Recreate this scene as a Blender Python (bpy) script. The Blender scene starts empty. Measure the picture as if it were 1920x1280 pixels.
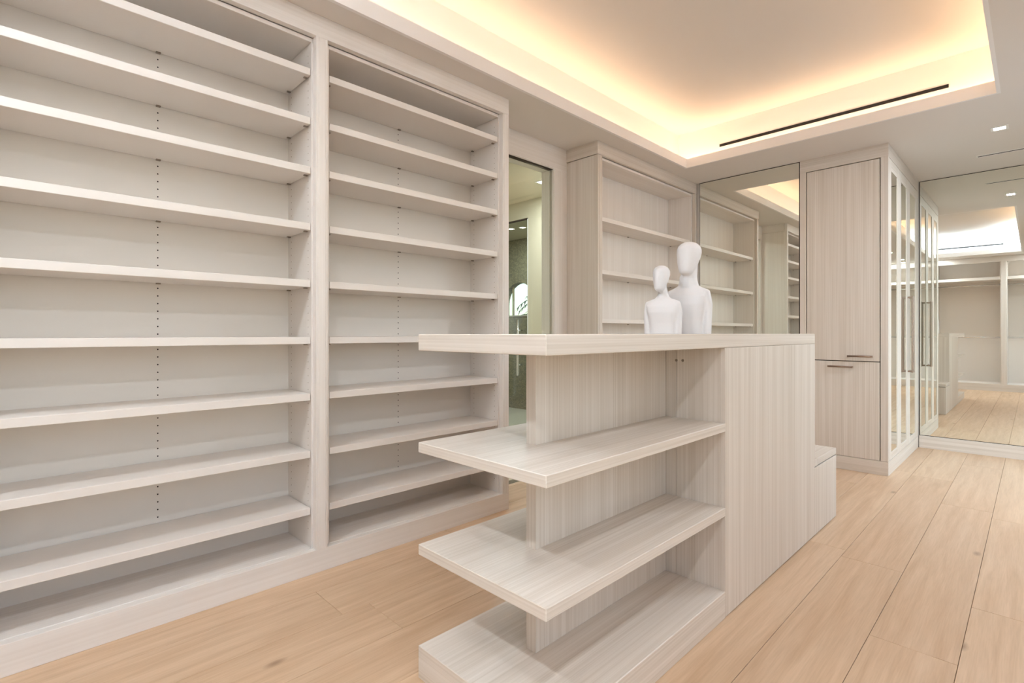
import bpy, bmesh, math, random
from mathutils import Vector, Matrix
random.seed(7)
sc = bpy.context.scene
col = sc.collection
PI = math.pi

# ------------------------------------------------------------------ camera
CEIL = 2.7275
cam_d = bpy.data.cameras.new('camera')
cam = bpy.data.objects.new('camera', cam_d); col.objects.link(cam)
cam.location = (0, 0, 1.17)
cam.rotation_euler = (PI/2, 0, 0.7922 - PI/2)
cam_d.sensor_width = 36.0
cam_d.lens = 36.0*966.2121/1920
cam_d.shift_y = -(640-624.484)/1920
cam_d.clip_start = 0.02
sc.camera = cam

# ------------------------------------------------------------------ world + exposure
w = bpy.data.worlds.new('world'); sc.world = w; w.use_nodes = True
wn = w.node_tree.nodes; wl = w.node_tree.links
bg = wn['Background']
sky = wn.new('ShaderNodeTexSky'); sky.sky_type = 'NISHITA'
sky.sun_disc = False; sky.sun_elevation = math.radians(50); sky.sun_rotation = math.radians(200)
wl.new(sky.outputs['Color'], bg.inputs['Color']); bg.inputs['Strength'].default_value = 0.32

vs = sc.view_settings
vs.view_transform = 'Standard'; vs.look = 'None'; vs.gamma = 1.0; vs.use_curve_mapping = False
vs.exposure = 0.19
sc.cycles.diffuse_bounces = 7
sc.cycles.max_bounces = 14

FILL_WIN_W = 2.0      # total per window
#      # fill from an added, unseen window beside the camera
DOOR_W = 6.0     # daylight through the balcony door near the mirror
LED_FAR = 1.3    # warm cove strips, watts per metre
LED_NEAR = 20.0  # neutral strips added over the near end as soft overhead light
DOWN_W = 10.0
FILL_WIN4_W = 16.0  # fill from an added, unseen window past the island

# ------------------------------------------------------------------ helpers
def tag(o, label, cat, group=None):
    o['label'] = label; o['category'] = cat
    if group: o['group'] = group
    return o
def struct(o): o['kind'] = 'structure'; return o
def empty(name, loc, label=None, cat=None, group=None):
    o = bpy.data.objects.new(name, None); col.objects.link(o); o.location = loc
    o.empty_display_size = 0.1
    if label: tag(o, label, cat, group)
    return o
def wpos(o):
    v = Vector(o.location)
    while o.parent: o = o.parent; v += Vector(o.location)
    return v
def link(name, me, loc, mat, parent=None):
    o = bpy.data.objects.new(name, me); col.objects.link(o)
    if mat and not me.materials: me.materials.append(mat)
    if parent: o.parent = parent; o.location = Vector(loc) - wpos(parent)
    else: o.location = loc
    return o
def bm_mesh(bm, name, smooth=False):
    bmesh.ops.recalc_face_normals(bm, faces=bm.faces)
    me = bpy.data.meshes.new(name); bm.to_mesh(me); bm.free()
    if smooth:
        for p in me.polygons: p.use_smooth = True
    return me
def box_bm(bm, lo, hi, bev=0.0):
    lo = Vector(lo); hi = Vector(hi); c = (lo+hi)/2; s = hi-lo
    r = bmesh.ops.create_cube(bm, size=1.0, matrix=Matrix.Translation(c) @ Matrix.Diagonal((s.x, s.y, s.z, 1)))
    if bev > 0 and min(s) > 2.6*bev:
        es = list({e for v in r['verts'] for e in v.link_edges})
        bmesh.ops.bevel(bm, geom=es, offset=bev, segments=1, affect='EDGES')
def _box(name, lo, hi, mat, parent, bev):
    lo_ = Vector([min(a,b) for a,b in zip(lo,hi)]); hi_ = Vector([max(a,b) for a,b in zip(lo,hi)])
    base = Vector(((lo_.x+hi_.x)/2, (lo_.y+hi_.y)/2, lo_.z))
    bm = bmesh.new(); box_bm(bm, lo_-base, hi_-base, bev)
    return link(name, bm_mesh(bm, name), base, mat, parent)
def box(name, lo, hi, mat, parent=None, bev=0.0012): return _box(name, lo, hi, mat, parent, bev)
def boxes(name, lst, base, mat, parent=None, bev=0.0012):
    bm = bmesh.new(); base = Vector(base)
    for lo, hi in lst: box_bm(bm, Vector(lo)-base, Vector(hi)-base, bev)
    return link(name, bm_mesh(bm, name), base, mat, parent)
def tube_bm(bm, p0, p1, r, seg=12):
    p0 = Vector(p0); p1 = Vector(p1); d = p1-p0
    q = Vector((0,0,1)).rotation_difference(d.normalized()).to_matrix().to_4x4()
    bmesh.ops.create_cone(bm, cap_ends=True, segments=seg, radius1=r, radius2=r, depth=d.length,
                          matrix=Matrix.Translation((p0+p1)/2) @ q)
def tubes(name, lst, mat, parent=None, seg=12):
    base = Vector(lst[0][0]); bm = bmesh.new()
    for p0, p1, r in lst: tube_bm(bm, Vector(p0)-base, Vector(p1)-base, r, seg)
    me = bm_mesh(bm, name)
    for p in me.polygons: p.use_smooth = len(p.vertices) == 4
    return link(name, me, base, mat, parent)

# ------------------------------------------------------------------ materials
def new_mat(name):
    m = bpy.data.materials.new(name); m.use_nodes = True
    nt = m.node_tree; b = nt.nodes['Principled BSDF']
    return m, nt, b
def s2l(c):
    return tuple((x/255/12.92 if x/255 <= .04045 else ((x/255+.055)/1.055)**2.4) for x in c) + (1,)
def plain(name, rgb, rough=.5, metal=0, spec=.5):
    m, nt, b = new_mat(name)
    b.inputs['Base Color'].default_value = s2l(rgb); b.inputs['Roughness'].default_value = rough
    b.inputs['Metallic'].default_value = metal; b.inputs['Specular IOR Level'].default_value = spec
    return m
def wood(name, light, dark, axis, fine=150.0, broad=22.0, along=0.8, contrast=1.0, rough=.45, streak=None):
    """straight-grained veneer: noise squeezed across the grain, stretched along it"""
    m, nt, b = new_mat(name); N = nt.nodes; L = nt.links
    geo = N.new('ShaderNodeNewGeometry'); oi = N.new('ShaderNodeObjectInfo')
    off = N.new('ShaderNodeVectorMath'); off.operation = 'SCALE'; off.inputs[0].default_value = (3.1, 2.7, 1.9)
    L.new(oi.outputs['Random'], off.inputs['Scale'])
    add = N.new('ShaderNodeVectorMath'); add.operation = 'ADD'
    L.new(geo.outputs['Position'], add.inputs[0]); L.new(off.outputs[0], add.inputs[1])
    # faces that look along the grain (board ends) get their grain laid sideways instead
    ai = 'xyz'.index(axis); alt = {'x': 1, 'y': 0, 'z': 0}[axis]
    sn = N.new('ShaderNodeSeparateXYZ'); L.new(geo.outputs['True Normal'], sn.inputs[0])
    ab = N.new('ShaderNodeMath'); ab.operation = 'ABSOLUTE'; L.new(sn.outputs[ai], ab.inputs[0])
    gt = N.new('ShaderNodeMath'); gt.operation = 'GREATER_THAN'; gt.inputs[1].default_value = .7; L.new(ab.outputs[0], gt.inputs[0])
    def nz(freq, al, det):
        s = [freq]*3; s[ai] = al; s2 = [freq]*3; s2[alt] = al
        mv = N.new('ShaderNodeMix'); mv.data_type = 'VECTOR'; mv.inputs[4].default_value = s; mv.inputs[5].default_value = s2
        L.new(gt.outputs[0], mv.inputs[0])
        mp = N.new('ShaderNodeVectorMath'); mp.operation = 'MULTIPLY'; L.new(mv.outputs[1], mp.inputs[1])
        L.new(add.outputs[0], mp.inputs[0])
        n = N.new('ShaderNodeTexNoise'); n.inputs['Scale'].default_value = 1.0; n.inputs['Detail'].default_value = det
        n.inputs['Roughness'].default_value = .55
        L.new(mp.outputs[0], n.inputs['Vector']); return n
    n1 = nz(fine, along, 2); n2 = nz(broad, along*.6, 3)
    mix = N.new('ShaderNodeMix'); mix.data_type = 'FLOAT'; mix.inputs[0].default_value = .45
    L.new(n1.outputs['Fac'], mix.inputs[2]); L.new(n2.outputs['Fac'], mix.inputs[3])
    cr = N.new('ShaderNodeValToRGB'); e = cr.color_ramp.elements
    e[0].position = .5-.16/contrast; e[1].position = .5+.16/contrast
    e[0].color = s2l(dark); e[1].color = s2l(light)
    L.new(mix.outputs[0], cr.inputs['Fac']); L.new(cr.outputs['Color'], b.inputs['Base Color'])
    b.inputs['Roughness'].default_value = rough; b.inputs['Specular IOR Level'].default_value = .35
    return m

ISL = ((224,215,205), (201,189,175))
LAM = ((236,230,224), (225,217,209))
M = {}
for ax in 'xyz':
    M['oak_'+ax] = wood('washed_oak_'+ax, *ISL, ax)
    M['lam_'+ax] = wood('pale_laminate_'+ax, *LAM, ax, fine=90, broad=14)
M['mel'] = plain('melamine_shelf', (228,221,214), .5)
M['melback'] = plain('melamine_back', (226,220,213), .55)
M['paint'] = plain('ceiling_paint', (226,219,212), .6)
M['fascia'] = plain('tray_paint', (240,236,233), .6)
M['wallpaint'] = plain('wall_paint', (240,237,232), .6)
M['cream'] = plain('bathroom_cream_paint', (204,196,170), .6)
M['creamdark'] = plain('bathroom_shade_and_mullion', (176,162,130), .6)  # shade put into a darker cream for the recessed return; also the mullion
M['black'] = plain('black_slot', (14,9,7), .6)
M['gap'] = plain('dark_gap', (60,44,34), .8)
M['hole'] = plain('pin_hole', (40,30,26), .8)
M['hole2'] = plain('pin_hole_lined', (168,152,136), .8)
M['clip'] = plain('nickel_clip', (150,138,126), .35, .9)
M['nickel'] = plain('brushed_nickel', (176,160,148), .3, 1)
M['chrome'] = plain('chrome', (225,225,222), .12, 1)
M['bronze'] = plain('bronze_pull', (150,128,112), .3, 1)
M['white'] = plain('matt_white_plastic', (226,224,225), .5)
M['trimwhite'] = plain('white_fixture_trim', (240,238,234), .4)
M['mirror'] = plain('mirror_silver', (238,240,232), .0, 1)
M['leaf'] = plain('palm_green', (66,92,58), .6)
M['trunk'] = plain('palm_trunk', (120,100,80), .8)
M['stone'] = plain('terrace_stone', (196,186,170), .8)

def emis(name, rgb, s):
    m, nt, b = new_mat(name)
    b.inputs['Base Color'].default_value = (.8,.8,.8,1)
    b.inputs['Emission Color'].default_value = rgb+(1,); b.inputs['Emission Strength'].default_value = s
    return m
M['lamp'] = emis('downlight_lens', (1,.93,.82), 14)
M['ledtape'] = emis('led_tape_warm', (1,.62,.30), 6)

def glass(name, tint):
    m = bpy.data.materials.new(name); m.use_nodes = True; nt = m.node_tree; N = nt.nodes; L = nt.links
    N.remove(N['Principled BSDF']); out = N['Material Output']
    tr = N.new('ShaderNodeBsdfTransparent'); tr.inputs[0].default_value = tint+(1,)
    gl = N.new('ShaderNodeBsdfGlossy'); gl.inputs['Roughness'].default_value = 0; gl.inputs[0].default_value = (1,1,1,1)
    lw = N.new('ShaderNodeLayerWeight'); lw.inputs[0].default_value = .5
    pw = N.new('ShaderNodeMath'); pw.operation = 'POWER'; pw.inputs[1].default_value = 5; L.new(lw.outputs['Facing'], pw.inputs[0])
    fr = N.new('ShaderNodeMath'); fr.operation = 'MULTIPLY_ADD'; fr.inputs[1].default_value = .9; fr.inputs[2].default_value = .025; L.new(pw.outputs[0], fr.inputs[0])
    mx = N.new('ShaderNodeMixShader'); L.new(fr.outputs[0], mx.inputs[0]); L.new(tr.outputs[0], mx.inputs[1]); L.new(gl.outputs[0], mx.inputs[2])
    L.new(mx.outputs[0], out.inputs['Surface']); return m
M['glass'] = glass('clear_glass', (.96,.97,.94))
M['glassgreen'] = glass('shower_glass', (.92,.96,.93))

def floor_mat():
    m, nt, b = new_mat('oak_floor'); N = nt.nodes; L = nt.links
    geo = N.new('ShaderNodeNewGeometry'); oi = N.new('ShaderNodeObjectInfo')
    off = N.new('ShaderNodeVectorMath'); off.operation = 'SCALE'; off.inputs[0].default_value = (17.0, 9.0, 5.0)
    L.new(oi.outputs['Random'], off.inputs['Scale'])
    add = N.new('ShaderNodeVectorMath'); add.operation = 'ADD'
    L.new(geo.outputs['Position'], add.inputs[0]); L.new(off.outputs[0], add.inputs[1])
    def mul(s):
        mp = N.new('ShaderNodeVectorMath'); mp.operation = 'MULTIPLY'; mp.inputs[1].default_value = s
        L.new(add.outputs[0], mp.inputs[0]); return mp
    n1 = N.new('ShaderNodeTexNoise'); n1.inputs['Scale'].default_value = 1; n1.inputs['Detail'].default_value = 4
    n1.inputs['Distortion'].default_value = .6
    L.new(mul((1.6, 26, 1)).outputs[0], n1.inputs['Vector'])
    n2 = N.new('ShaderNodeTexNoise'); n2.inputs['Scale'].default_value = 1; n2.inputs['Detail'].default_value = 3
    L.new(mul((9, 190, 1)).outputs[0], n2.inputs['Vector'])
    cr = N.new('ShaderNodeValToRGB'); e = cr.color_ramp.elements
    e[0].position = .3; e[1].position = .7; e[0].color = s2l((198,166,134)); e[1].color = s2l((216,187,157))
    L.new(n1.outputs['Fac'], cr.inputs['Fac'])
    cr2 = N.new('ShaderNodeValToRGB'); e = cr2.color_ramp.elements
    e[0].position = .34; e[1].position = .6; e[0].color = (.86,.84,.82,1); e[1].color = (1,1,1,1)
    L.new(n2.outputs['Fac'], cr2.inputs['Fac'])
    m1 = N.new('ShaderNodeMix'); m1.data_type = 'RGBA'; m1.blend_type = 'MULTIPLY'; m1.inputs[0].default_value = .5
    L.new(cr.outputs['Color'], m1.inputs[6]); L.new(cr2.outputs['Color'], m1.inputs[7])
    # knots
    vo = N.new('ShaderNodeTexVoronoi'); vo.inputs['Scale'].default_value = 1; vo.inputs['Randomness'].default_value = 1
    L.new(mul((1.5, 3.6, 0)).outputs[0], vo.inputs['Vector'])
    ck = N.new('ShaderNodeValToRGB'); e = ck.color_ramp.elements
    e[0].position = .012; e[1].position = .075; e[0].color = (.34,.27,.22,1); e[1].color = (1,1,1,1)
    L.new(vo.outputs['Distance'], ck.inputs['Fac'])
    m2 = N.new('ShaderNodeMix'); m2.data_type = 'RGBA'; m2.blend_type = 'MULTIPLY'; m2.inputs[0].default_value = .75
    L.new(m1.outputs[2], m2.inputs[6]); L.new(ck.outputs['Color'], m2.inputs[7])
    # plank to plank tone
    ct = N.new('ShaderNodeValToRGB'); e = ct.color_ramp.elements
    e[0].color = (.93,.91,.90,1); e[1].color = (1.0,1.0,1.0,1)
    L.new(oi.outputs['Random'], ct.inputs['Fac'])
    m3 = N.new('ShaderNodeMix'); m3.data_type = 'RGBA'; m3.blend_type = 'MULTIPLY'; m3.inputs[0].default_value = 1
    L.new(m2.outputs[2], m3.inputs[6]); L.new(ct.outputs['Color'], m3.inputs[7])
    L.new(m3.outputs[2], b.inputs['Base Color'])
    b.inputs['Roughness'].default_value = .42; b.inputs['Specular IOR Level'].default_value = .4
    return m
M['floor'] = floor_mat()

def mosaic():
    m, nt, b = new_mat('stone_mosaic'); N = nt.nodes; L = nt.links
    geo = N.new('ShaderNodeNewGeometry')
    sep = N.new('ShaderNodeSeparateXYZ'); L.new(geo.outputs['Position'], sep.inputs[0])
    cmb = N.new('ShaderNodeCombineXYZ'); L.new(sep.outputs['Y'], cmb.inputs[0]); L.new(sep.outputs['Z'], cmb.inputs[1])
    br = N.new('ShaderNodeTexBrick'); br.inputs['Scale'].default_value = 1; br.inputs['Brick Width'].default_value = .028
    br.inputs['Row Height'].default_value = .018; br.inputs['Mortar Size'].default_value = .0018
    br.inputs['Color1'].default_value = s2l((168,158,128)); br.inputs['Color2'].default_value = s2l((130,122,100)); br.inputs['Mortar'].default_value = s2l((116,108,88))
    L.new(cmb.outputs[0], br.inputs['Vector']); L.new(br.outputs['Color'], b.inputs['Base Color'])
    b.inputs['Roughness'].default_value = .4; return m
M['mosaic'] = mosaic()

def foliage():
    m, nt, b = new_mat('hedge_green'); N = nt.nodes; L = nt.links
    n = N.new('ShaderNodeTexNoise'); n.inputs['Scale'].default_value = 14
    cr = N.new('ShaderNodeValToRGB'); e = cr.color_ramp.elements
    e[0].position = .35; e[1].position = .7; e[0].color = s2l((58,72,40)); e[1].color = s2l((120,124,84))
    L.new(n.outputs['Fac'], cr.inputs['Fac']); L.new(cr.outputs['Color'], b.inputs['Base Color']); b.inputs['Roughness'].default_value = .8
    return m
M['hedge'] = foliage()

# room limits
XB, XF = -1.47, 6.72          # back wall (behind the camera), far wall behind the big mirror
YR, YL = -0.78, 2.82          # right wall, left wall

# ------------------------------------------------------------------ floor
fl = struct(box('floor', (XB-.2, YR-.3, -.14), (XF+.2, YL+.05, -.021), M['gap'], None, 0))
PW = 0.262; y0 = 0.190 - 4*PW
rng = random.Random(3)
def plank_mesh(lx, ly, name='plank'):
    bm = bmesh.new(); box_bm(bm, (0, 0, 0), (lx-.0016, ly-.0016, .02), .0009)
    return bm_mesh(bm, name)
k = 0
while y0 + k*PW < YL + .02:
    ya = max(y0 + k*PW, YR-.25); yb = min(y0 + (k+1)*PW, YL+.04)
    x = XB - .15 - rng.uniform(0, 1.6)
    while x < XF + .15:
        ln = rng.choice((1.5, 1.9, 2.2)); xa = max(x, XB-.15); xb = min(x+ln, XF+.15)
        if xb - xa > .05:
            link('plank', plank_mesh(xb-xa, yb-ya), (xa, ya, -.02), M['floor'], fl)
        x += ln
    k += 1

# ------------------------------------------------------------------ ceiling with recessed tray
TX0, TX1, TY0, TY1 = -0.36, 4.585, 0.172, 2.303       # tray opening
ST = 0.17                                            # cove shelf depth behind the lip
TZ = 3.122
cl = struct(boxes('ceiling', [((XB-.1, YR-.1, CEIL), (TX0-.02, YL+.1, CEIL+.045)), ((TX1+.02, YR-.1, CEIL), (XF+.1, YL+.1, CEIL+.045)),
      ((TX0-.02, YR-.1, CEIL), (TX1+.02, TY0-.02, CEIL+.045)), ((TX0-.02, TY1+.02, CEIL), (TX1+.02, YL+.1, CEIL+.045))],
      (0, 0, CEIL), M['paint'], None, 0))
lip = 0.083
boxes('tray_lip', [((TX0-.02, TY0-.02, CEIL), (TX0, TY1+.02, CEIL+lip)), ((TX1, TY0-.02, CEIL), (TX1+.02, TY1+.02, CEIL+lip)),
      ((TX0, TY0-.02, CEIL), (TX1, TY0, CEIL+lip)), ((TX0, TY1, CEIL), (TX1, TY1+.02, CEIL+lip))], (TX0, TY0, CEIL), M['fascia'], cl, 0)
a0, a1, b0, b1 = TX0-ST, TX1+ST, TY0-ST, TY1+ST
boxes('tray_wall', [((a0-.03, b0-.03, CEIL+.045), (a0, b1+.03, TZ)), ((a1, b0-.03, CEIL+.045), (a1+.03, b1+.03, TZ)),
      ((a0, b0-.03, CEIL+.045), (a1, b0, TZ)), ((a0, b1, CEIL+.045), (a1, b1+.03, TZ))], (TX0, TY0, CEIL+.045), M['fascia'], cl, 0)
box('tray_ceiling', (a0-.03, b0-.03, TZ), (a1+.03, b1+.03, TZ+.03), M['paint'], cl, 0)

def area(name, loc, rot, sx, sy, power, rgb, parent, spread=180):
    ld = bpy.data.lights.new(name, 'AREA'); ld.shape = 'RECTANGLE'; ld.size = sx; ld.size_y = sy
    ld.energy = power; ld.color = rgb; ld.spread = math.radians(spread)
    o = bpy.data.objects.new(name, ld); col.objects.link(o); o.rotation_euler = rot
    o.parent = parent; o.location = Vector(loc) - wpos(parent); return o
WARM = (1.0, .71, .46); WHITE = (.63, .815, 1.0)
ZL = CEIL + .046
def led(p0, p1, wpm, rgb, label):
    p0 = Vector(p0); p1 = Vector(p1); mid = (p0+p1)/2; ln = (p1-p0).length; alongx = abs(p1.x-p0.x) > abs(p1.y-p0.y)
    h = Vector((ln/2, .008, 0)) if alongx else Vector((.008, ln/2, 0))
    e = tag(box('led_strip', mid-h, mid+h+Vector((0,0,.006)), M['ledtape'], None, 0), label, 'led strip', 'cove light strips in the tray ceiling')
    area('cove_light', mid+Vector((0,0,.012)), (PI, 0, 0), ln if alongx else .02, .02 if alongx else ln, wpm*ln, rgb, e, 150)
LO = .12
XS = .72
led((TX1+LO, b0+.06, ZL), (TX1+LO, b1-.06, ZL), LED_FAR, WARM, 'warm light strip hidden in the cove above the long black ceiling vent')
led((XS, TY1+LO, ZL), (a1-.1, TY1+LO, ZL), LED_FAR, WARM, 'warm light strip hidden in the cove along the shelving side of the tray')
led((XS, TY0-LO, ZL), (a1-.1, TY0-LO, ZL), LED_FAR, WARM, 'warm light strip hidden in the cove along the walkway side of the tray')
led((a0+.1, TY1+LO, ZL), (XS-.02, TY1+LO, ZL), LED_NEAR, WHITE, 'added neutral light strip in the near cove on the shelving side of the tray')  # strong neutral near strips are added to light the room off the tray
led((a0+.1, TY0-LO, ZL), (XS-.02, TY0-LO, ZL), LED_NEAR, WHITE, 'added neutral light strip in the near cove on the walkway side of the tray')
led((TX0-LO, b0+.06, ZL), (TX0-LO, b1-.06, ZL), LED_NEAR, WHITE, 'added neutral light strip in the tray end seen only in the large far mirror')

# black slot vents
tag(box('slot_vent', (a1-.004, .425, 2.906), (a1+.01, 2.062, 2.930), M['black'], None, 0), 'long black linear air slot in the end wall of the lit ceiling tray', 'vent', 'linear air slots')
tag(box('slot_vent', (a0-.01, .425, 2.906), (a0+.004, 2.062, 2.930), M['black'], None, 0), 'black linear air slot in the tray wall, seen only reflected in the large far mirror', 'vent', 'linear air slots')
sv = empty('slot_vent', (6.12, -.2, CEIL), 'thin linear air slot with white flanges in the flat ceiling before the large far mirror', 'vent', 'linear air slots')
box('slot', (6.111, -.62, CEIL-.0042), (6.129, .35, CEIL+.004), M['black'], sv, 0)
boxes('flange', [((6.127, -.63, CEIL-.003), (6.147, .36, CEIL+.002)), ((6.093, -.63, CEIL-.003), (6.113, .36, CEIL+.002))], (6.12, -.2, CEIL-.003), M['trimwhite'], sv, 0)

def downlight(x, y, z, label, power=None, grp='recessed ceiling downlights'):
    e = empty('downlight', (x, y, z), label, 'downlight', grp)
    bm = bmesh.new()
    o_, i_ = .05, .034
    v = [bm.verts.new(p) for p in [(-o_,-o_,0),(o_,-o_,0),(o_,o_,0),(-o_,o_,0),(-i_,-i_,0),(i_,-i_,0),(i_,i_,0),(-i_,i_,0),
         (-o_,-o_,-.004),(o_,-o_,-.004),(o_,o_,-.004),(-o_,o_,-.004),(-i_,-i_,-.004),(i_,-i_,-.004),(i_,i_,-.004),(-i_,i_,-.004)]]
    for q in range(4):
        r = (q+1) % 4
        bm.faces.new([v[8+q], v[8+r], v[12+r], v[12+q]]); bm.faces.new([v[q], v[r], v[8+r], v[8+q]]); bm.faces.new([v[4+q], v[4+r], v[12+r], v[12+q]])
    link('trim', bm_mesh(bm, 'trim'), (x, y, z), M['trimwhite'], e)
    box('lens', (x-i_, y-i_, z-.002), (x+i_, y+i_, z-.0005), M['lamp'], e, 0)
    ld = bpy.data.lights.new('downlight_beam', 'AREA'); ld.shape = 'SQUARE'; ld.size = .06; ld.energy = DOWN_W if power is None else power
    ld.color = (.82, .91, 1.0); ld.spread = PI
    o = bpy.data.objects.new('downlight_beam', ld); col.objects.link(o); o.parent = e; o.location = (0, 0, -.006)
    return e
downlight(5.386, .185, CEIL, 'small square recessed downlight in the flat ceiling near the mirrored doors')
for x, pw_, nm in ((4.0, 15, 'above the walkway beside the bench end of the island'), (2.6, 2.5, 'above the walkway beside the island cupboard'), (1.2, 2, 'above the walkway beside the open island shelves'), (-.1, 3, 'above the camera end of the walkway')):
    downlight(x, -.28, CEIL, 'added unseen square recessed downlight ' + nm, pw_)  # unseen lamps added along the walkway to lift the room
for y_, pw_, nm in ((-.35, 24, 'on the right wall side'), (1.56, 19, 'on the shoe-shelving side')):
    downlight(-.68, y_, CEIL, 'added unseen square downlight before the hanging closets, ' + nm, pw_)  # unseen lamps added as key light from behind the camera

# ------------------------------------------------------------------ walls
# left wall with the pocket-door opening
OX0, OX1, OZ = 2.47, 3.247, 2.530
wl_ = struct(boxes('wall_left', [((XB-.1, YL, -.02), (OX0-.03, YL+.115, CEIL)), ((OX1+.03, YL, -.02), (XF+.1, YL+.115, CEIL)), ((OX0-.03, YL, OZ+.03), (OX1+.03, YL+.115, CEIL))],
      (2.6, YL, -.02), M['wallpaint'], None, 0))
# right wall with two added window openings and the balcony door opening
W0, W1, WZ0, WZ1 = -.62, 1.2, .55, 2.45
V0, V1 = 3.85, 5.1
D0, D1, DZ = 5.2, 6.55, 1.85
struct(boxes('wall_right', [((XB-.1, YR-.15, -.02), (W0, YR, CEIL)), ((W0, YR-.15, -.02), (W1, YR, WZ0)), ((W0, YR-.15, WZ1), (W1, YR, CEIL)),
      ((W1, YR-.15, -.02), (V0, YR, CEIL)), ((V0, YR-.15, -.02), (V1, YR, WZ0)), ((V0, YR-.15, WZ1), (V1, YR, CEIL)), ((V1, YR-.15, -.02), (D0, YR, CEIL)), ((D0, YR-.15, DZ), (D1, YR, CEIL)), ((D1, YR-.15, -.02), (XF+.1, YR, CEIL))], (2.6, YR, -.02), M['wallpaint'], None, 0))
struct(box('wall_back', (XB-.1, YR, -.02), (XB, YL, CEIL), M['wallpaint'], None, 0))
struct(box('wall_far', (XF, YR, -.02), (XF+.1, YL, CEIL), M['wallpaint'], None, 0))
struct(box('wall_middle', (5.17, 1.50, -.02), (5.30, YL, CEIL), M['wallpaint'], None, 0))

def window(name, x0, x1, z0, z1, nm):
    e = struct(empty(name, ((x0+x1)/2, YR-.07, z0)))
    f = .05
    boxes('window_frame', [((x0, YR-.11, z0), (x0+f, YR-.05, z1)), ((x1-f, YR-.11, z0), (x1, YR-.05, z1)), ((x0+f, YR-.11, z0), (x1-f, YR-.05, z0+f)),
          ((x0+f, YR-.11, z1-f), (x1-f, YR-.05, z1)), (((x0+x1)/2-.02, YR-.10, z0+f), ((x0+x1)/2+.02, YR-.06, z1-f))], ((x0+x1)/2, YR-.08, z0), M['trimwhite'], e)
    for xa, xb in ((x0+f, (x0+x1)/2-.02), ((x0+x1)/2+.02, x1-f)):
        box('pane', (xa, YR-.083, z0+f), (xb, YR-.077, z1-f), M['glass'], e, 0)
    return e
w1 = window('fill_window_1', W0, W1, WZ0, WZ1, '')  # added window, out of view, to light the near shelves
w4 = window('fill_window_4', V0, V1, WZ0, WZ1, '')  # added window, out of view, to brighten the bookcase side
w2 = window('window_2', D0, D1, 0.0, DZ, '')
DAY = (.66, .83, 1.0)
area('daylight_and_fill', ((W0+W1)/2, YR-.13, (WZ0+WZ1)/2), (PI/2-.3, 0, 0), W1-W0, WZ1-WZ0, FILL_WIN_W, DAY, w1)
area('daylight_and_fill', ((V0+V1)/2, YR-.13, (WZ0+WZ1)/2), (PI/2-.5, 0, 0), V1-V0, WZ1-WZ0, FILL_WIN4_W, DAY, w4)
area('daylight_and_fill', ((D0+D1)/2, YR-.13, DZ/2), (PI/2-.45, 0, 0), D1-D0-.1, DZ-.1, DOOR_W, DAY, w2, 120)

# ------------------------------------------------------------------ left shelving: face frame + two bays
FY = 2.460                    # face frame front
CY = 2.497                    # carcass front
BK = 2.787                    # back panel face
FR = 2.622                    # underside of frieze
DK = 0.1095
ff = empty('face_frame', (1.0, FY, 0), 'pale wood face frame with deep frieze, uprights and plinth around both tall shelf bays', 'face frame')
box('frieze', (-.85, FY, FR), (2.397, CY-.002, CEIL), M['lam_x'], ff)
box('plinth', (-.85, FY, 0), (2.397, CY-.001, DK+.002), M['lam_x'], ff)
for xa, xb in ((-.165, -.105), (1.0856, 1.1442), (2.3418, 2.397)):
    st = box('stile', (xa, FY, DK), (xb, CY, FR), M['lam_z'], ff)
    box('bead', (xa+.012, FY-.003, DK+.002), (xb-.012, FY, FR-.002), M['lam_z'], st, .001)
box('filler_panel', (-.85, FY, DK), (-.165, CY, FR), M['lam_z'], ff)

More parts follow.
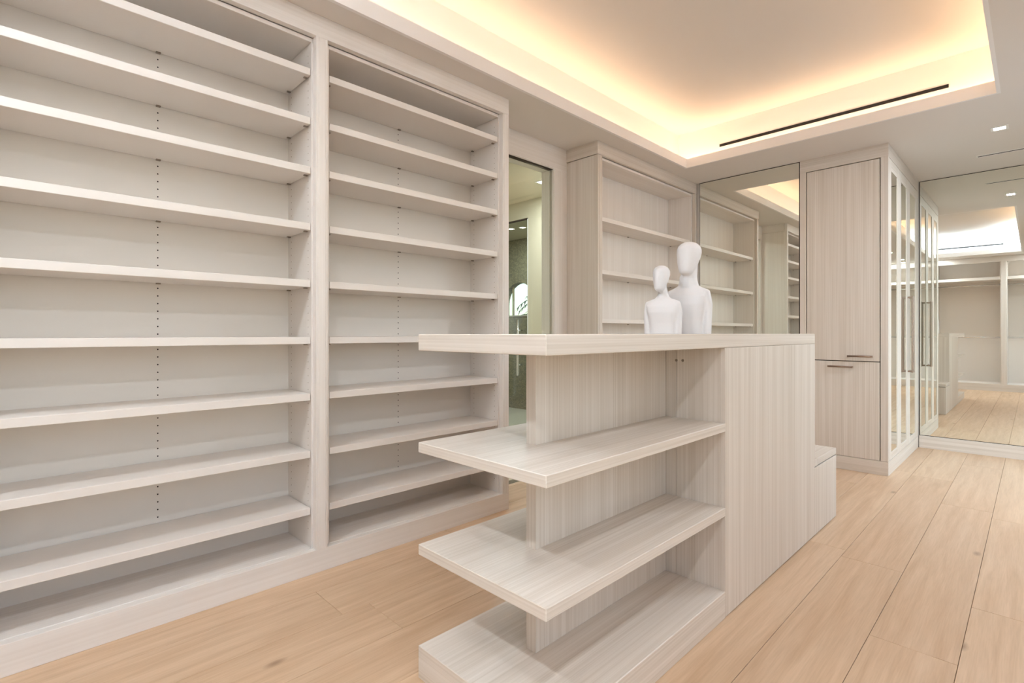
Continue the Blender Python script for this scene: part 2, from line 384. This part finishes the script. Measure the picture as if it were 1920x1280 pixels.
SH = [2.4717, 2.2307, 1.9884, 1.711, 1.4309, 1.1516, .8739, .592, .3124]
TH = .0345
def disc_bm(bm, c, r, n, t=.0006):
    q = Vector((0,0,1)).rotation_difference(Vector(n)).to_matrix().to_4x4()
    bmesh.ops.create_cone(bm, cap_ends=True, segments=6, radius1=r, radius2=r, depth=t, matrix=Matrix.Translation(c) @ q)
clip_me = None
def bay(x0, x1, label):
    global clip_me
    e = empty('shelving_bay', ((x0+x1)/2, CY, 0), label, 'shelves', 'tall open shoe-shelf bays in the left wall')
    box('side_panel', (x0-.019, CY, DK), (x0, BK, FR-.001), M['mel'], e)
    box('side_panel', (x1, CY, DK), (x1+.019, BK, FR-.001), M['mel'], e)
    box('back_panel', (x0-.019, BK, DK), (x1+.019, BK+.012, FR-.001), M['melback'], e, 0)
    box('top_panel', (x0, CY, FR-.0215), (x1, BK, FR-.001), M['mel'], e)
    box('bottom_deck', (x0, CY, .085), (x1, BK, .114), M['lam_x'], e)
    xm = (x0+x1)/2
    for z in SH:
        s = box('shelf', (x0+.004, 2.50, z-TH), (x1-.004, BK-.003, z), M['mel'], e, .0015)
        for px, py in ((x0+.014, 2.535), (x0+.014, 2.745), (x1-.014, 2.535), (x1-.014, 2.745), (xm, BK-.012)):
            if clip_me is None:
                bm = bmesh.new(); box_bm(bm, (-.009, -.006, -.006), (.009, .006, 0), .001); clip_me = bm_mesh(bm, 'shelf_pin')
            link('shelf_pin', clip_me, (px, py, z-TH), M['clip'], s)
    bm = bmesh.new(); zz = .20; base = Vector((xm, BK, .2))
    while zz < 2.56:
        if not any(z-TH-.006 < zz < z+.004 for z in SH): disc_bm(bm, Vector((xm, BK-.0004, zz))-base, .0034, (0,1,0))
        zz += .0345
    h = link('pin_hole_row', bm_mesh(bm, 'pin_hole_row'), base, M['hole'], e); h['kind'] = 'stuff'
    bm = bmesh.new(); zz = .20; base = Vector((x1, CY, .2))
    while zz < 2.56:
        if not any(z-TH-.006 < zz < z+.004 for z in SH):
            for yy in (2.535, 2.745):
                disc_bm(bm, Vector((x1-.0004, yy, zz))-base, .003, (1,0,0)); disc_bm(bm, Vector((x0+.0004, yy, zz))-base, .003, (1,0,0))
        zz += .0345
    h = link('side_pin_hole_row', bm_mesh(bm, 'side_pin_hole_row'), base, M['hole2'], e); h['kind'] = 'stuff'
    return e
bay(-.085, 1.078, 'left bay of nine pale adjustable shelves, cut off by the photo edge')
rb = bay(1.168, 2.336, 'right bay of nine pale adjustable shelves, partly behind the island')
box('end_panel', (2.376, CY, 0), (2.397, YL, FR-.002), M['lam_z'], rb)
box('end_frieze', (2.370, CY, FR), (2.397, YL, CEIL), M['lam_y'], rb)

# ------------------------------------------------------------------ door_1: pocket glass door with casing
CYF = 2.800
d1 = struct(empty('door_1', (2.85, CYF, 0)))
box('casing_head', (2.398, CYF, OZ), (3.42, YL, CEIL), M['lam_x'], d1)
box('casing_leg', (OX1, CYF, 0), (3.42, YL, OZ), M['lam_z'], d1)
box('casing_leg', (2.398, CYF, 0), (OX0, YL, OZ), M['lam_z'], d1)
boxes('casing_bead', [((OX1+.004, CYF-.006, 0), (OX1+.016, CYF, OZ+.016)), ((OX0-.016, CYF-.006, 0), (OX0-.004, CYF, OZ+.016)), ((OX0-.004, CYF-.006, OZ+.004), (OX1+.004, CYF, OZ+.016))],
      (2.85, CYF, 0), M['lam_z'], d1, .003)
boxes('jamb', [((OX1, YL+.026, 0), (OX1+.03, YL+.115, OZ)), ((OX0-.03, YL+.026, 0), (OX0, YL+.115, OZ)), ((OX0-.03, YL+.034, OZ), (OX1+.03, YL+.115, OZ+.03))], (2.85, 2.9, 0), M['lam_z'], d1)
box('track_slot', (OX0, CYF+.006, OZ-.002), (OX1-.001, YL+.034, OZ+.03), M['gap'], d1, 0)
box('glass_leaf', (OX0, YL+.008, .012), (OX1+.012, YL+.018, OZ-.006), M['glass'], d1, 0)

# ------------------------------------------------------------------ bathroom seen through the glass door
BZ = 2.63
BX0, BX1, BY1 = 1.2, 5.70, 6.9
SX = 4.10                       # wall that holds the shower screen
struct(box('floor_bathroom', (BX0-.1, 2.937, -.06), (BX1+.1, BY1+.1, -.002), M['stone'], None, 0))
struct(box('ceiling_bathroom', (BX0-.1, 2.940, BZ), (BX1+.1, BY1+.1, BZ+.05), M['cream'], None, 0))
struct(box('wall_bathroom_left', (BX0-.1, 2.940, 0), (BX0, BY1, BZ), M['cream'], None, 0))
struct(box('wall_bathroom_back', (BX0-.1, BY1, 0), (BX1+.1, BY1+.1, BZ), M['cream'], None, 0))
SG0 = 3.905                     # right end of the shower glass
PT = 2.44
struct(boxes('wall_bathroom_shower', [((SX, 3.62, 0), (SX+.10, SG0, BZ)), ((SX, SG0, PT), (SX+.10, 5.2, BZ)), ((SX, 5.2, 0), (SX+.10, BY1, BZ))], (SX, 4.5, 0), M['cream'], None, 0))
struct(box('wall_bathroom_return', (SX+.14, 2.940, 0), (SX+.24, 3.64, BZ), M['creamdark'], None, 0))  # set back in shadow; the shade is in its darker colour
struct(box('wall_bathroom_side', (SX+.24, 3.58, 0), (BX1, 3.64, BZ), M['mosaic'], None, 0))
# arched window wall of the shower
AWC, AWR, AWZ0, AWS = 5.625, .33, 1.45, 1.627
bm = bmesh.new()
def prism(bm, pts, x0, x1):
    a = [bm.verts.new((x0, y, z)) for y, z in pts]; b = [bm.verts.new((x1, y, z)) for y, z in pts]
    bm.faces.new(a); bm.faces.new(b[::-1])
    for i in range(len(pts)):
        j = (i+1) % len(pts); bm.faces.new([a[i], b[i], b[j], a[j]])
prism(bm, [(3.64,0), (AWC-AWR,0), (AWC-AWR,BZ), (3.64,BZ)], 0, .12)
prism(bm, [(AWC+AWR,0), (BY1,0), (BY1,BZ), (AWC+AWR,BZ)], 0, .12)
prism(bm, [(AWC-AWR,0), (AWC+AWR,0), (AWC+AWR,AWZ0), (AWC-AWR,AWZ0)], 0, .12)
n = 14
for i in range(n):
    t0 = PI*i/n; t1 = PI*(i+1)/n
    p0 = (AWC+AWR*math.cos(t0), AWS+AWR*math.sin(t0)); p1 = (AWC+AWR*math.cos(t1), AWS+AWR*math.sin(t1))
    prism(bm, [p0, (p0[0], BZ), (p1[0], BZ), p1], 0, .12)
struct(link('wall_bathroom_window', bm_mesh(bm, 'wall_bathroom_window'), (BX1, 0, 0), M['mosaic']))
w3 = struct(empty('window_3', (BX1+.06, AWC, AWZ0)))
box('mullion', (BX1+.05, AWC+.165, AWZ0), (BX1+.07, AWC+.198, AWS+AWR-.055), M['creamdark'], w3, 0)
box('sill', (BX1-.01, AWC-AWR, AWZ0-.02), (BX1+.13, AWC+AWR, AWZ0), M['stone'], w3, 0)
box('pane', (BX1+.057, AWC-AWR, AWZ0), (BX1+.063, AWC+AWR, AWS+AWR), M['glass'], w3, 0)
# shower screen
ss = empty('shower_screen', (SX+.02, 4.5, 0), 'clear glass shower screen with tall chrome pull, seen through the glass doorway', 'shower screen')
box('glass_panel', (SX+.02, SG0+.004, .01), (SX+.03, 5.195, PT-.012), M['glassgreen'], ss, 0)
box('head_rail', (SX+.01, SG0+.002, PT-.012), (SX+.04, 5.198, PT-.001), M['gap'], ss, 0)
box('edge_channel', (SX+.0, SG0, .0), (SX+.04, SG0+.012, PT-.012), M['trimwhite'], ss, 0)
tubes('pull', [((SX-.045, 4.02, .70), (SX-.045, 4.02, 1.32), .016), ((SX-.045, 4.02, .82), (SX+.02, 4.02, .82), .010), ((SX-.045, 4.02, 1.20), (SX+.02, 4.02, 1.20), .010)], M['chrome'], ss, 14)
downlight(3.70, 3.34, BZ, 'small bright downlight in the bathroom ceiling, just behind the top of the glass doorway', 17, 'bathroom downlights')
downlight(5.10, 4.96, BZ, 'small downlight above the shower, seen through glass over the tiled wall', 24, 'bathroom downlights')
downlight(2.2, 4.9, BZ, 'added bathroom downlight out of sight to the left of the glass doorway', 30, 'bathroom downlights')  # unseen lamp added to brighten the bathroom

# outside the arched window
struct(box('ground', (5.9, -2, -.4), (26, 26, -.3), M['stone'], None, 0))
def blob_row(name, c, L_, h, wd, mat, seed):
    r = random.Random(seed); bm = bmesh.new()
    for i in range(26):
        p = Vector((r.uniform(-wd, wd), r.uniform(-L_, L_), r.uniform(.2, 1)*h*.86)); s = r.uniform(.22, .36)
        bmesh.ops.create_icosphere(bm, subdivisions=2, radius=s, matrix=Matrix.Translation(p))
    box_bm(bm, (-wd, -L_, 0), (wd, L_, h*.85))
    for v in bm.verts: v.co += Vector((r.uniform(-.03,.03), r.uniform(-.03,.03), r.uniform(-.03,.03)))
    return link(name, bm_mesh(bm, name), c, mat)
tag(blob_row('hedge', (8.8, 8.6, -.3), 2.2, 1.98, .35, M['hedge'], 4), 'green hedge outside the small arched window', 'hedge')
pt = empty('palm_tree', (9.6, 8.66, -.3), 'small palm tree against the blue sky in the arched window', 'palm tree')
bm = bmesh.new()
for i in range(8):
    bmesh.ops.create_cone(bm, cap_ends=True, segments=10, radius1=.11-.004*i, radius2=.085-.004*i, depth=.30, matrix=Matrix.Translation((.01*i, 0, .15+.27*i)))
link('trunk', bm_mesh(bm, 'trunk'), (9.6, 8.66, -.3), M['trunk'], pt)
rp = random.Random(9); ftop = Vector((9.66, 8.66, 1.98))
for i in range(13):
    ang = i*2*PI/13 + rp.uniform(-.2,.2); el = rp.uniform(.1, 1.1); Lf = rp.uniform(.62, .85)
    bm = bmesh.new(); pts = []
    for j in range(9):
        t = j/8; pts.append(Vector((math.cos(ang)*t*Lf*math.cos(el*.8), math.sin(ang)*t*Lf*math.cos(el*.8), Lf*(t*math.sin(el) - .75*t*t))))
    for j in range(8):
        p, q = pts[j], pts[j+1]; side = Vector((-math.sin(ang), math.cos(ang), 0)); wdt = .16*math.sin(PI*(j+.7)/9)+.02
        for sg in (-1, 1):
            a = p + (q-p)*.1; b = p + (q-p)*.8; tip = a + (q-p)*1.3 + side*sg*wdt - Vector((0,0,.07))
            f = [bm.verts.new(v) for v in (a, b, tip)]; bm.faces.new(f)
            g = [bm.verts.new(v+Vector((0,0,.006))) for v in (a, tip, b)]; bm.faces.new(g)
        tube_bm(bm, p, q, .008, 5)
    link('frond', bm_mesh(bm, 'frond'), ftop, M['leaf'], pt)

# ------------------------------------------------------------------ bookcase beyond the doorway
BF = 2.475; BXA = 3.42; BXB = 5.146
bc = empty('bookcase', (4.28, BF, 0), 'wide open bookcase with three shelves behind the two white busts, beside the narrow mirror', 'bookcase')
BC = BF+.03
boxes('frieze', [((BXA-.006, BF, FR), (BXB, BF+.03, CEIL)), ((BXA-.006, BF+.03, FR), (BXA+.02, YL-.001, CEIL))], (4.28, BF, FR), M['oak_x'], bc)
box('side_panel', (BXA, BF+.002, 0), (BXA+.022, YL-.001, FR-.004), M['oak_z'], bc)
box('plinth', (BXA+.022, BF, 0), (BXB, BF+.03, DK), M['oak_x'], bc)
box('stile', (BXA+.022, BF, DK), (3.478, BC, FR-.002), M['oak_z'], bc)
box('stile', (5.110, BF, DK), (BXB, BC, FR-.002), M['oak_z'], bc)
box('inner_side', (3.482, BC, DK), (3.500, 2.765, FR-.002), M['lam_z'], bc)
box('inner_side', (5.088, BC, DK), (5.108, 2.765, FR-.002), M['lam_z'], bc)
box('top_panel', (3.500, BC, FR-.024), (5.088, 2.765, FR-.003), M['lam_x'], bc)
box('back_panel', (3.482, 2.765, DK), (5.108, 2.78, FR-.002), M['lam_z'], bc, 0)
box('bottom_deck', (3.500, BF+.031, .085), (5.088, 2.765, .114), M['lam_x'], bc)
for z in (2.1327, 1.6948, 1.2901, .885, .50):
    s = box('shelf', (3.504, 2.512, z-.034), (5.084, 2.762, z), M['lam_x'], bc, .0015)
    for px, py in ((5.072, 2.545), (5.072, 2.73), (3.516, 2.545), (3.516, 2.73), (4.294, 2.755)):
        link('shelf_pin', clip_me, (px, py, z-.034), M['clip'], s)

# ------------------------------------------------------------------ mirrors
def wall_mirror(name, lo, hi, axis_gap, label):
    e = empty(name, ((lo[0]+hi[0])/2, (lo[1]+hi[1])/2, lo[2]), label, 'mirror')
    box('backing', (lo[0]+.006, lo[1], lo[2]), (hi[0], hi[1], hi[2]), M['gap'], e, 0)
    g = axis_gap
    box('mirror_pane', (lo[0], lo[1]+g, lo[2]+g), (lo[0]+.005, hi[1]-g, hi[2]-g), M['mirror'], e, 0)
    return e
XM1, XM2 = 5.147, 6.705
wall_mirror('wall_mirror', (XM1, 1.495, .115), (XM1+.02, 2.446, CEIL-.001), .007, 'narrow floor-to-ceiling mirror between the open bookcase and the tall cabinet')
bx = struct(box('baseboard_mirror', (XM1-.008, 1.495, 0), (XM1+.02, 2.446, .115), M['oak_y'], None))
wall_mirror('wall_mirror', (XM2, YR+.002, .122), (XM2+.014, .832, CEIL-.001), .006, 'large wall-to-wall mirror at the far right, reflecting the whole room')
struct(box('baseboard_far', (XM2-.014, YR+.002, 0), (XM2+.014, .832, .122), M['oak_y'], None))

# ------------------------------------------------------------------ tall corner cabinet with mirrored side doors
CX0, CX1, CYA, CYB = 5.147, 6.700, .8378, 1.4949
cb = empty('corner_cabinet', (5.9, 1.16, 0), 'floor-to-ceiling washed oak corner cabinet with two flat doors and mirrored side doors', 'cabinet')
CT = .1161; CH = 2.6188
boxes('carcass', [((CX0+.024, CYA+.026, CT), (CX1, CYB, CH))], (5.9, 1.16, CT), M['gap'], cb, 0)
boxes('frieze', [((CX0, CYA, CH), (CX0+.024, CYB, CEIL)), ((CX0+.024, CYA, CH), (CX1, CYA+.026, CEIL)), ((CX0+.024, CYA+.026, CH), (CX1, CYB, CEIL))], (5.9, 1.16, CH), M['oak_y'], cb, 0)
boxes('plinth', [((CX0, CYA, 0), (CX0+.024, CYB, CT-.002)), ((CX0+.024, CYA, 0), (CX1, CYA+.026, CT-.002))], (5.9, 1.16, 0), M['oak_y'], cb)
box('stile', (CX0, CYA, CT), (CX0+.024, .8908, CH), M['oak_z'], cb)
box('stile', (CX0, 1.4448, CT), (CX0+.024, CYB, CH), M['oak_z'], cb)
def hpull(y0_, y1_, z, door):
    tubes('pull', [((CX0-.032, y0_, z), (CX0-.032, y1_, z), .0075), ((CX0-.04, y0_+.010, z), (CX0, y0_+.010, z), .0065), ((CX0-.04, y1_-.010, z), (CX0, y1_-.010, z), .0065)], M['bronze'], door, 10)
g = .0065
du = box('door', (CX0, .8908+g, .9355), (CX0+.022, 1.4448-g, CH-g), M['oak_z'], cb)
dl = box('door', (CX0, .8908+g, CT+.001), (CX0+.022, 1.4448-g, .9285), M['oak_z'], cb)
hpull(.938, 1.1207, .976, du); hpull(1.078, 1.267, .884, dl)
# mirrored doors on the side
box('stile', (CX0+.024, CYA, CT), (5.180, CYA+.024, CH), M['oak_z'], cb)
box('stile', (6.608, CYA, CT), (CX1, CYA+.024, CH), M['oak_z'], cb)
PZ0, PZ1 = .176, 2.522
pulls = {1: 6.062, 2: 6.140}
for i, (xa, xb) in enumerate(((5.183, 5.634), (5.638, 6.098), (6.102, 6.605))):
    sw = .086
    d = box('mirrored_door', (xa, CYA, CT+.002), (xa+sw, CYA+.022, CH-.004), M['oak_z'], cb)
    box('door_stile', (xb-sw, CYA, CT+.002), (xb, CYA+.022, CH-.004), M['oak_z'], d)
    box('door_rail', (xa+sw, CYA, CT+.002), (xb-sw, CYA+.022, PZ0), M['oak_x'], d)
    box('door_rail', (xa+sw, CYA, PZ1), (xb-sw, CYA+.022, CH-.004), M['oak_x'], d)
    box('mirror_pane', (xa+sw-.004, CYA+.004, PZ0-.004), (xb-sw+.004, CYA+.009, PZ1+.004), M['mirror'], d, 0)
    if i in pulls:
        px = pulls[i]
        boxes('pull', [((px-.011, CYA-.042, .80), (px+.011, CYA-.030, 1.52)), ((px-.007, CYA-.031, .805), (px+.007, CYA, .820)), ((px-.007, CYA-.031, 1.50), (px+.007, CYA, 1.515))], (px, CYA-.03, .8), M['nickel'], d)

# ------------------------------------------------------------------ island
IX0, IX1, IX2, IX3 = 1.0033, 2.1103, 3.3375, 3.793
IY0, IY1 = .891, 1.471
TT, TB = 1.1667, 1.1106
isl = empty('display_island', (2.17, 1.18, 0), 'washed oak island with open cantilevered shelves at its near end', 'island')
box('top_slab', (IX0, IY0, TB), (IX2, IY1, TT), M['oak_x'], isl, .002)
box('spine', (1.2536, 1.159, .1101), (IX1, 1.203, TB), M['oak_z'], isl)
box('shelf', (IX0, IY0, .7652), (IX1, IY1, .800), M['oak_x'], isl, .002)
box('shelf', (IX0, IY0, .4179), (IX1, IY1, .4535), M['oak_x'], isl, .002)
box('base_shelf', (IX0, IY0, 0), (IX1, IY1, .1101), M['oak_x'], isl, .002)
box('side_panel', (IX1, IY0, .004), (IX2, IY0+.02, TB-.001), M['oak_z'], isl)
box('side_panel', (IX1, IY1-.02, .004), (IX2, IY1, TB-.001), M['oak_z'], isl)
box('end_panel', (IX1+.0005, IY0+.02, 0), (IX1+.02, 1.1075, TB), M['oak_z'], isl)
box('end_panel', (IX1+.0015, 1.1085, 0), (IX1+.02, IY1-.02, TB), M['oak_z'], isl)
box('end_panel', (IX2-.02, IY0+.02, 0), (IX2-.0005, IY1-.02, TB), M['oak_z'], isl)
for yy in (1.1082, 1.078):
    tubes('screw_cap', [((IX1-.001, yy, 1.051), (IX1+.002, yy, 1.051), .006)], M['clip'], isl, 10)

bn = empty('bench', (3.57, 1.18, 0), 'low washed oak bench box against the far end of the island', 'bench')
BT = .438
box('body', (IX2+.001, IY0, .003), (IX3, IY1, .392), M['oak_z'], bn)
box('shadow_gap', (IX2+.001, IY0+.008, .392), (IX3-.008, IY1-.008, .398), M['gap'], bn, 0)
box('seat_board', (3.393, IY0, .398), (IX3, IY1, BT), M['oak_x'], bn, .002)
box('rear_strip', (IX2+.001, IY0, .398), (3.388, IY1, BT), M['oak_z'], bn, .001)

# ------------------------------------------------------------------ hanging closets behind the camera (seen in the far mirror)
HX = -.85
hf = empty('closet_face_frame', (HX, .9, 0), 'pale frieze, uprights and plinth around the hanging closets, seen reflected in the large far mirror', 'face frame')
box('frieze', (HX-.03, YR, 2.612), (HX, FY, CEIL), M['lam_y'], hf)
box('plinth', (HX-.03, YR, 0), (HX, FY, .145), M['lam_y'], hf)
for ya, yb in ((.395, .468), (1.50, 1.57), (2.40, FY)):
    box('stile', (HX-.03, ya, .145), (HX, yb, 2.612), M['lam_z'], hf)
for ya, yb, lab in ((-.76, .40, 'hanging closet bay with two chrome rails at the right edge of the large far mirror'), (.463, 1.505, 'hanging closet bay with beige back seen beside the island in the large far mirror'),
                    (1.565, 2.41, 'hanging closet bay in the corner beside the tall shoe shelving')):
    e = empty('hanging_closet', (HX-.3, (ya+yb)/2, 0), lab, 'closet', 'hanging closets behind the camera')
    box('back_panel', (XB+.002, ya, .10), (XB+.02, yb, 2.70), M['mel'], e, 0)
    box('side_panel', (XB+.02, ya-.0, .10), (HX-.031, ya+.019, 2.70), M['mel'], e)
    box('side_panel', (XB+.02, yb-.019, .10), (HX-.031, yb, 2.70), M['mel'], e)
    box('bottom_deck', (XB+.02, ya+.02, .11), (HX-.031, yb-.02, .145), M['lam_y'], e)
    box('upper_shelf', (XB+.02, ya+.02, 2.255), (HX-.035, yb-.02, 2.312), M['lam_y'], e)
    for z in (2.165, 1.085):
        tubes('hanging_rail', [((HX-.27, ya+.019, z), (HX-.27, yb-.019, z), .014)], M['chrome'], e, 12)

# ------------------------------------------------------------------ busts
def loft(bm, rings, seg=28):
    """rings: list of (center xyz, rx, ry, n) superellipses stacked upwards"""
    prev = None
    for c, rx, ry, n in rings:
        cur = []
        for i in range(seg):
            t = 2*PI*i/seg; ct, st_ = math.cos(t), math.sin(t)
            x = rx*math.copysign(abs(ct)**(2/n), ct); y = ry*math.copysign(abs(st_)**(2/n), st_)
            cur.append(bm.verts.new((c[0]+x, c[1]+y, c[2])))
        if prev:
            for i in range(seg):
                j = (i+1) % seg; bm.faces.new([prev[i], prev[j], cur[j], cur[i]])
        else: bm.faces.new(cur[::-1])
        prev = cur
    bm.faces.new(prev)
def ball(bm, c, r, rot=None):
    m = Matrix.Translation(c)
    if rot is not None: m = m @ rot
    bmesh.ops.create_uvsphere(bm, u_segments=24, v_segments=16, radius=1, matrix=m @ Matrix.Diagonal((r[0], r[1], r[2], 1)))
def limb(bm, pts):
    for (p, r), (q, s) in zip(pts[:-1], pts[1:]):
        p = Vector(p); q = Vector(q); nst = max(2, int((q-p).length/.008))
        for i in range(nst+1):
            t = i/nst; bmesh.ops.create_icosphere(bm, subdivisions=2, radius=r+(s-r)*t, matrix=Matrix.Translation(p.lerp(q, t)))
def bake(name, bm, voxel, loc, rotz, mat, cut):
    me = bm_mesh(bm, name); t = bpy.data.objects.new(name+'_tmp', me); col.objects.link(t)
    md = t.modifiers.new('r', 'REMESH'); md.mode = 'VOXEL'; md.voxel_size = voxel
    sm = t.modifiers.new('s', 'SMOOTH'); sm.factor = .5; sm.iterations = 7
    bpy.context.view_layer.update()
    dg = bpy.context.evaluated_depsgraph_get(); ev = bpy.data.meshes.new_from_object(t.evaluated_get(dg))
    bpy.data.objects.remove(t)
    b2 = bmesh.new(); b2.from_mesh(ev)
    r = bmesh.ops.bisect_plane(b2, geom=b2.verts[:]+b2.edges[:]+b2.faces[:], plane_co=(0,0,cut), plane_no=(0,0,1), clear_inner=True)
    ed = [g for g in r['geom_cut'] if isinstance(g, bmesh.types.BMEdge)]
    bmesh.ops.contextual_create(b2, geom=ed)
    for v in b2.verts: v.co.z -= cut
    out = bm_mesh(b2, name, True)
    o = link(name, out, loc, mat); o.rotation_euler = (0, 0, rotz); return o
def bust(name, H, sw, hh, hw, hd, neck_r, sh_z, loc, rotz, head_turn, lean, label):
    """local frame: faces +X, left-right along Y; torso, arms, neck and head grown into one skin"""
    bm = bmesh.new(); d = sw*.40
    loft(bm, [((0,0,-.04), d*.46, sw*.33, 2.4), ((0,0,sh_z*.30), d*.47, sw*.34, 2.4), ((.004,0,sh_z*.60), d*.52, sw*.39, 2.4), ((.002,0,sh_z*.78), d*.49, sw*.42, 2.2),
              ((-.002,0,sh_z*.87), d*.43, sw*.385, 2.0), ((-.005,0,sh_z*.94), d*.37, sw*.315, 2.0), ((-.008,0,sh_z*1.0), (d*.31+neck_r)/2, sw*.15+neck_r*.4, 2.0), ((-.010,0,sh_z*1.06), neck_r*1.06, sw*.06+neck_r*.78, 2.0),
              ((-.010,0,sh_z*1.13), neck_r*1.01, sw*.02+neck_r*.93, 2.0), ((-.010,0,sh_z*1.2), neck_r, neck_r*1.02, 2.0)])
    top = Vector((-.006+lean[0], lean[1], H-hh*.52))
    limb(bm, [((-.010, 0, sh_z*1.0), neck_r*1.1), ((-.010+lean[0]*.3, lean[1]*.3, sh_z*1.16), neck_r), (tuple(top), neck_r*1.0)])
    R = Matrix.Rotation(head_turn, 4, 'Z'); hc = Vector((.006+lean[0], lean[1], H-hh/2))
    def hp(x, y, z): return hc + R @ Vector((x, y, z))
    prof = [(-.50,.0,.13,.14,.12), (-.47,.0,.20,.20,.19), (-.40,.0,.185,.27,.27), (-.28,.0,.13,.34,.34), (-.14,.0,.07,.40,.40), (0,0,.02,.445,.445), (.14,0,-.01,.48,.48), (.27,0,-.02,.485,.47), (.37,0,-.02,.43,.41), (.44,0,-.02,.33,.31), (.485,0,-.02,.19,.18), (.5,0,-.02,.06,.06)]
    hb = bmesh.new()
    loft(hb, [((cx_*hd, 0, z_*hh), rx*hd, ry*hw*1.02, 2.0) for z_, _, cx_, rx, ry in prof], 32)
    for v in hb.verts:
        # flat face plane with a faint nose ridge
        fx = v.co.x/hd
        if fx > .30 and abs(v.co.y) < hw*.10 and -.22*hh < v.co.z < .10*hh: v.co.x += hd*.022
        v.co = hp(*v.co)
    tmp = bpy.data.meshes.new('tmp'); hb.to_mesh(tmp); hb.free(); bm.from_mesh(tmp); bpy.data.meshes.remove(tmp)
    for sg in (-1, 1):
        limb(bm, [((-.004, sg*sw*.24, sh_z*.90), sw*.080), ((-.004, sg*sw*.365, sh_z*.82), sw*.108), ((-.008, sg*sw*.410, sh_z*.60), sw*.098), ((.0, sg*sw*.400, -.04), sw*.084)])
    o = bake(name, bm, .0034, loc, rotz, M['white'], 0.0)
    return tag(o, label, 'bust', 'pair of white display busts')
bust('display_bust', .455, .235, .166, .116,   .134, .041, .240, (2.43, 1.215, TT), PI+.12, -.22, (.010, .012), 'taller smooth white faceless bust standing behind the smaller one on the island')
bust('display_bust', .328, .182, .126, .080, .094, .0225, .172, (2.26, 1.258, TT), PI+.30, -.30, (.004, -.004), 'smaller smooth white faceless bust in front of the taller one on the island')
